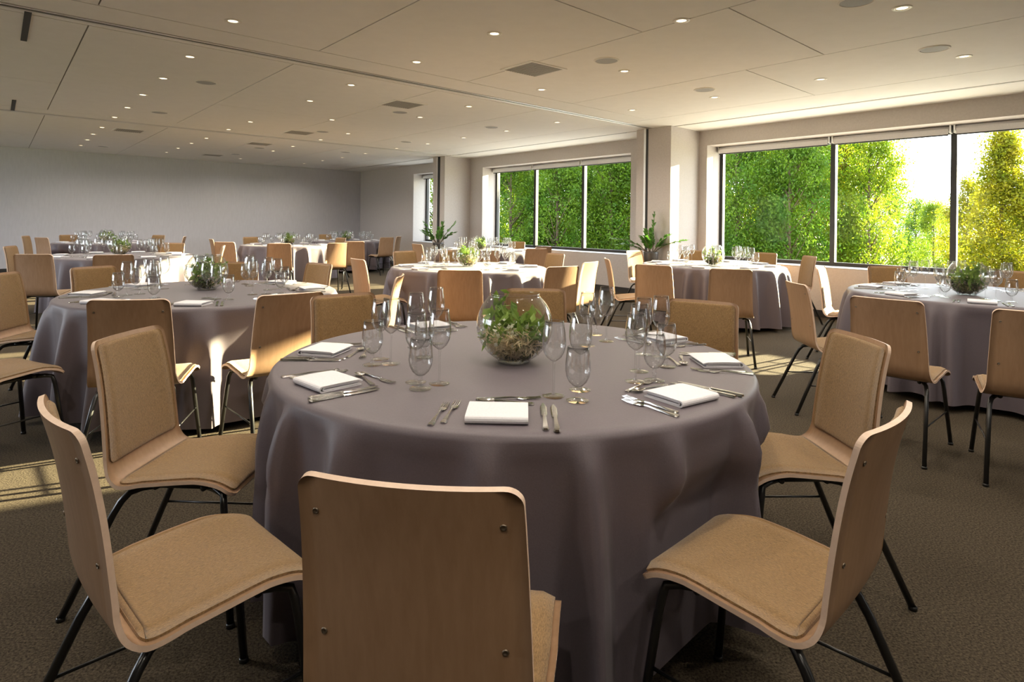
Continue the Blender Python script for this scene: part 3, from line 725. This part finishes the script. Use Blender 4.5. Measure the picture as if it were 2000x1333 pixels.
# ------------------------------------------------------------------ glass bowls with foliage
def quads(n, cen, spread, size, name, mats, seed, shell=None, elong=1.8, up=0.3):
    r = np.random.default_rng(seed); V = []; Fc = []
    while len(Fc) < n:
        p = r.normal(0, 1, 3) * spread + cen
        if shell and ((p[0] ** 2 + p[1] ** 2 + (p[2] - shell[1]) ** 2) > shell[0] ** 2 or p[2] < .012): continue
        a = r.normal(0, 1, 3); a[2] += up; a /= np.linalg.norm(a); b2 = np.cross(a, r.normal(0, 1, 3)); b2 /= np.linalg.norm(b2) + 1e-9
        s = size * r.uniform(.6, 1.4); c = np.cross(a, b2) * s * .15
        o = len(V)
        for q in (p - a * s * elong / 2, p + b2 * s / 2 + c, p + a * s * elong / 2, p - b2 * s / 2 + c): V.append(tuple(q))
        Fc.append((o, o + 1, o + 2, o + 3))
    mb = MB(); mb.add(V, Fc); return mb.mesh(name, mats)
BR = .148
def bowl_meshes(seed, style):
    prof = [(.0001, .0)] + [(BR * math.cos(a), BR * .97 + BR * math.sin(a)) for a in np.linspace(-1.10, .88, 26)]
    r1, z1 = prof[-1]; prof[1:1] = [(.062, .0)]
    prof += [(r1 + .004, z1 + .004), (r1 + .001, z1 + .008)]
    sh = (BR - .010, BR * .97)
    G = MB().lathe(prof, 40).mesh('glass_bowl', 'bowlglass', True)
    base = quads(520 if style == 0 else 330, np.array([.035, .01, .04]), np.array([.05, .05, .03]), .016, 'moss', 'moss', seed, sh)
    straw = quads(1700 if style == 0 else 500, np.array([-.02, -.06, .07]), np.array([.05, .035, .028]), .005, 'straw', 'straw', seed + 1, sh, elong=7)
    wht = quads(160 if style == 0 else 240, np.array([-.02, -.045, .115]), np.array([.025, .022, .018]), .016, 'blossom', 'white', seed + 2, sh, elong=1.2)
    lf = quads(230, np.array([.0, -.01, .12]), np.array([.09, .06, .04]), .024, 'leaves', 'leaf', seed + 3, sh, elong=2.2, up=.8)
    sp = quads(60, np.array([-.05, .02, .17]), np.array([.016, .02, .045]), .02, 'sprig', 'leaf', seed + 4, sh, elong=2, up=1)
    return [('glass_bowl', G), ('moss', base), ('straw', straw), ('blossom', wht), ('leaves', lf), ('sprig', sp)]
BM = [bowl_meshes(100, 0), bowl_meshes(200, 1)]
BOWLS = {'T1': (1004, 706, 0, 0, 'large glass bowl of moss, straw and leaves on the near table'), 'T2': (404, 566, 1, 2.5, 'round glass bowl of green leaves on the left middle table'),
 'T3': (914, 520, 1, .6, 'glass bowl of pale green foliage on the centre table'), 'T4': (1394, 520, 1, 1.4, 'glass bowl of light foliage on the table before the right pillar'),
 'T5': (1888, 576, 0, 2.4, 'round glass bowl of dark moss on the right table'), 'T6': (230, 496, 0, .9, 'glass bowl of greenery on the far left table'),
 'T7': (208, 473.5, 1, .3, 'flower filled bowl on the farthest left table'), 'T8': (567, 477, 1, 1.9, 'bowl of bright green foliage on the far table'),
 'T9': (676, 470, 1, 2.2, 'small green centrepiece bowl on the back corner table'), 'T10': (938, 488, 1, 4.4, 'leafy glass bowl on the table below the middle window')}
for k, (px, py, st, rz, lab) in BOWLS.items():
    p = at(px, py, ZTOP); tx, ty = TABLES[k]; r_ = math.hypot(p.x - tx, p.y - ty)
    if r_ > .15: p.x = tx + (p.x - tx) * .15 / r_; p.y = ty + (p.y - ty) * .15 / r_
    e = empty('terrarium_bowl', (p.x, p.y, ZTOP), rz)
    for nm, me in BM[st]:
        o = link(nm, me, e)
        if nm != 'glass_bowl': o['kind'] = 'stuff'
    tag(e, lab, 'bowl', 'glass bowl centrepieces')

# ------------------------------------------------------------------ planters
def frond(ln, lean, droop, seed):
    r = random.Random(seed); pts = []; n = 14
    for i in range(n + 1):
        x = i / n; pts.append(Vector((math.sin(lean) * ln * x + droop * ln * x * x * .6, 0, math.cos(lean) * ln * x - droop * ln * x ** 2.4 * .55)))
    mb = MB(); mb.tube(pts, [.009 * (1 - .7 * i / n) for i in range(n + 1)], 6)
    for i in range(4, n + 1):
        p = pts[i]; d = (pts[min(i + 1, n)] - pts[i - 1]).normalized(); side = Vector((0, 1, 0)); nn = d.cross(side)
        for sg in (-1, 1):
            L = .12 * (1 - .35 * abs(i / n - .6)) * r.uniform(.85, 1.1); a = (side * sg * .85 + d * .6 + nn * r.uniform(-.2, .3)).normalized(); b2 = (d - a * d.dot(a)).normalized() * .03; u_ = a.cross(b2).normalized() * .006
            mb.add([p, p + a * L * .4 + b2 + u_, p + a * L, p + a * L * .4 - b2 + u_, p + a * L * .45 - u_ * .3], [(0, 1, 4), (1, 2, 4), (2, 3, 4), (3, 0, 4)], 1)
    return mb
def planter(pos, zt, fr, lab, rad):
    e = empty('potted_plant', pos)
    MB().lathe([(.0001, 0), (rad * .78, 0), (rad, zt - .02), (rad, zt), (rad * .9, zt), (rad * .9, zt - .04)], 28).build('planter', 'pot', e, True)
    MB().lathe([(.0001, zt - .035), (rad * .9, zt - .035)], 20).build('soil', 'soil', e)
    for i, (ln, lean, droop, az) in enumerate(fr):
        o = frond(ln, lean, droop, i).build('frond', ['bark', 'zz'], e); o.location = (math.cos(az) * .03, math.sin(az) * .03, zt - .035); o.rotation_euler = (0, 0, az)
    return tag(e, lab, 'plant', 'tall planters by the pillars')
p = at_depth(1271, 492, 9.7)
planter((p.x, p.y, 0), p.z, [(.62, .03, .0, 0), (.55, .75, .55, PI * .98), (.5, .8, .5, .05), (.42, .45, .3, -.5), (.45, .95, .5, 2.6), (.40, .3, .1, 1.6), (.36, .5, .3, -2.2), (.5, .62, .25, .4)], 'dark tall planter with arching green fronds before the right pillar', .115)
p = at_depth(856, 474, 14.3)
planter((p.x, p.y, 0), p.z, [(.58, .55, .0, PI), (.62, .5, .15, .0), (.5, .15, .05, .6), (.45, .7, .3, .5), (.45, .55, .2, -2.6), (.4, .3, .1, -1.2), (.5, .8, .2, 2.7)], 'leafy potted plant before the far pillar', .13)

# ------------------------------------------------------------------ outdoors
struct(MB().room(-60, 80, -60, 140, -1.15, -1.0).build('floor_outside', 'grass'))
tr_ = MB(); tr_.room(-14, 24, TO, TO + 7, -.999, -.12); tr_.room(-14, S0 - .3, T0 - 3, TO, -.999, -.12); tr_.room(S0 - .3, 24, T0 - 9, T0 - .3, -.999, -.12)  # unseen terrace, added to throw daylight up onto the ceiling
struct(tr_.build('floor_bounce_terrace', 'paving'))
def crown(seed, n, h, wd, spire):
    r = np.random.default_rng(seed); V = []; Fc = []
    nb = 110; cl = []
    for i in range(nb):
        z = r.uniform(.12, 1.0); rad = wd * (math.sin(PI * min(1, .12 + z * (.88 if spire else .80))) ** .8 + .1) * (1 - (z ** 3 * .75 if spire else z ** 4 * .3)); a = r.uniform(0, 2 * PI); q = rad * math.sqrt(r.uniform(.05, 1))
        cl.append((q * math.cos(a), q * math.sin(a), z * h, r.uniform(.16, .34)))
    cl = np.array(cl); idx = r.integers(0, nb, n)
    c = cl[idx, :3] + r.normal(0, 1, (n, 3)) * cl[idx, 3:4] * np.array([1, 1, 1.1])
    a = r.normal(0, 1, (n, 3)); a /= np.linalg.norm(a, axis=1)[:, None]; b2 = np.cross(a, r.normal(0, 1, (n, 3))); b2 /= np.linalg.norm(b2, axis=1)[:, None]
    s = r.uniform(.035, .075, (n, 1))
    V = np.stack([c - a * s, c + b2 * s * .5, c + a * s, c - b2 * s * .5], 1).reshape(-1, 3)
    me = bpy.data.meshes.new('crown'); me.from_pydata(V.tolist(), [], np.arange(4 * n).reshape(-1, 4).tolist()); return me, cl
def trunk(cl, h):
    mb = MB(); mb.tube([(0, 0, -.1), (.04, .02, h * .4), (-.02, .03, h * .75), (0, 0, h * .97)], [.09, .07, .04, .012], 7)
    for x, y, z, s in cl[::2]:
        zb = max(.1, z - math.hypot(x, y) * 1.1); mb.tube([(0, 0.02, zb), (x * .5, y * .5, (zb + z) / 2 + .05), (x, y, z)], [.028, .018, .006], 5)
    return mb.mesh('trunk', 'bark', True)
PT = []
for i in range(4):
    me, cl = crown(40 + i, 24000, 6.0, (1.5, 1.7, 1.35, 1.0)[i], i == 3); PT.append((me, trunk(cl, 6.0)))
CM = {}
def tree(px, Y, top_py, kind, m_, lab, wscale=1.0):
    p = at_depth(px, top_py, Y); H = p.z + 1.0; k = H / 6.15
    e = empty('leafy_tree', (p.x, p.y, -1.0), random.uniform(0, 6)); e.scale = (k * wscale, k * wscale, k)
    if (kind, m_) not in CM:
        me = PT[kind][0].copy(); me.materials.append(M[m_]); CM[(kind, m_)] = me
    o = link('crown', CM[(kind, m_)], e); o['kind'] = 'stuff'; link('trunk', PT[kind][1], e)
    tag(e, lab, 'tree', 'trees outside the windows')
TR = [(1960, 19, 252, 3, 'tree_c', 'yellow lit spire shaped tree at the right edge of the near window', .95), (2045, 18, 300, 0, 'tree_c', 'yellow green tree beyond the right picture edge', 1), (1890, 22, 345, 0, 'tree_c', 'low yellow green tree right of the sky gap', .8),
 (1825, 25, 395, 1, 'tree_a', 'low bright tree below the sky gap in the near window', .8), (1790, 27, 385, 0, 'tree_b', 'low dark tree behind the sky gap', .7), (1700, 22, 235, 0, 'tree_a', 'tall bright green tree left of the sky gap', .75), (1655, 24, 215, 2, 'tree_c', 'yellow green tall tree in the middle pane', .8),
 (1590, 23, 220, 1, 'tree_a', 'tall bright tree beside the first mullion', .8), (1545, 21, 240, 0, 'tree_b', 'deep green tree in the left pane of the near window', .85), (1490, 24, 215, 2, 'tree_a', 'tall green tree at the left of the near window', .85), (1440, 22, 230, 1, 'tree_b', 'dark tree by the left jamb of the near window', .8), (1395, 25, 220, 0, 'tree_a', 'tree partly hidden by the wall left of the near window', .9),
 (1310, 27, 230, 1, 'tree_b', 'tree hidden behind the right pillar', 1), (1240, 26, 240, 0, 'tree_a', 'bright tree in the right pane of the middle window', .95), (1195, 25, 260, 2, 'tree_b', 'deep green tree in the right pane of the middle window', .95), (1140, 28, 255, 1, 'tree_a', 'bright tree beside the right mullion of the middle window', .95),
 (1090, 25, 265, 0, 'tree_b', 'dark tree in the centre pane of the middle window', .9), (1045, 28, 265, 2, 'tree_a', 'tree beside the left mullion of the middle window', .95), (1000, 26, 280, 1, 'tree_b', 'dense dark tree in the left pane of the middle window', .95), (955, 30, 280, 0, 'tree_a', 'tree at the left edge of the middle window', 1), (850, 30, 280, 1, 'tree_a', 'tree showing through the farthest window', 1), (905, 31, 280, 2, 'tree_b', 'tree hidden behind the far pillar', 1),
 (1630, 33, 245, 0, 'tree_b', 'dark background tree in the near window', 1.0), (1520, 34, 240, 1, 'tree_b', 'dark background tree left in the near window', 1.0), (1110, 36, 275, 1, 'tree_b', 'dark background tree in the middle window', 1.0), (1190, 36, 275, 0, 'tree_b', 'second dark background tree in the middle window', 1.0), (1020, 38, 285, 2, 'tree_b', 'third dark background tree in the middle window', 1.0), (1850, 40, 410, 1, 'tree_b', 'distant low dark tree under the sky gap', 1.4), (1960, 40, 400, 0, 'tree_b', 'distant low dark tree at the right edge', 1.4), (1740, 38, 370, 2, 'tree_b', 'distant dark tree by the sky gap', 1.1)]
for a in TR: tree(*a)
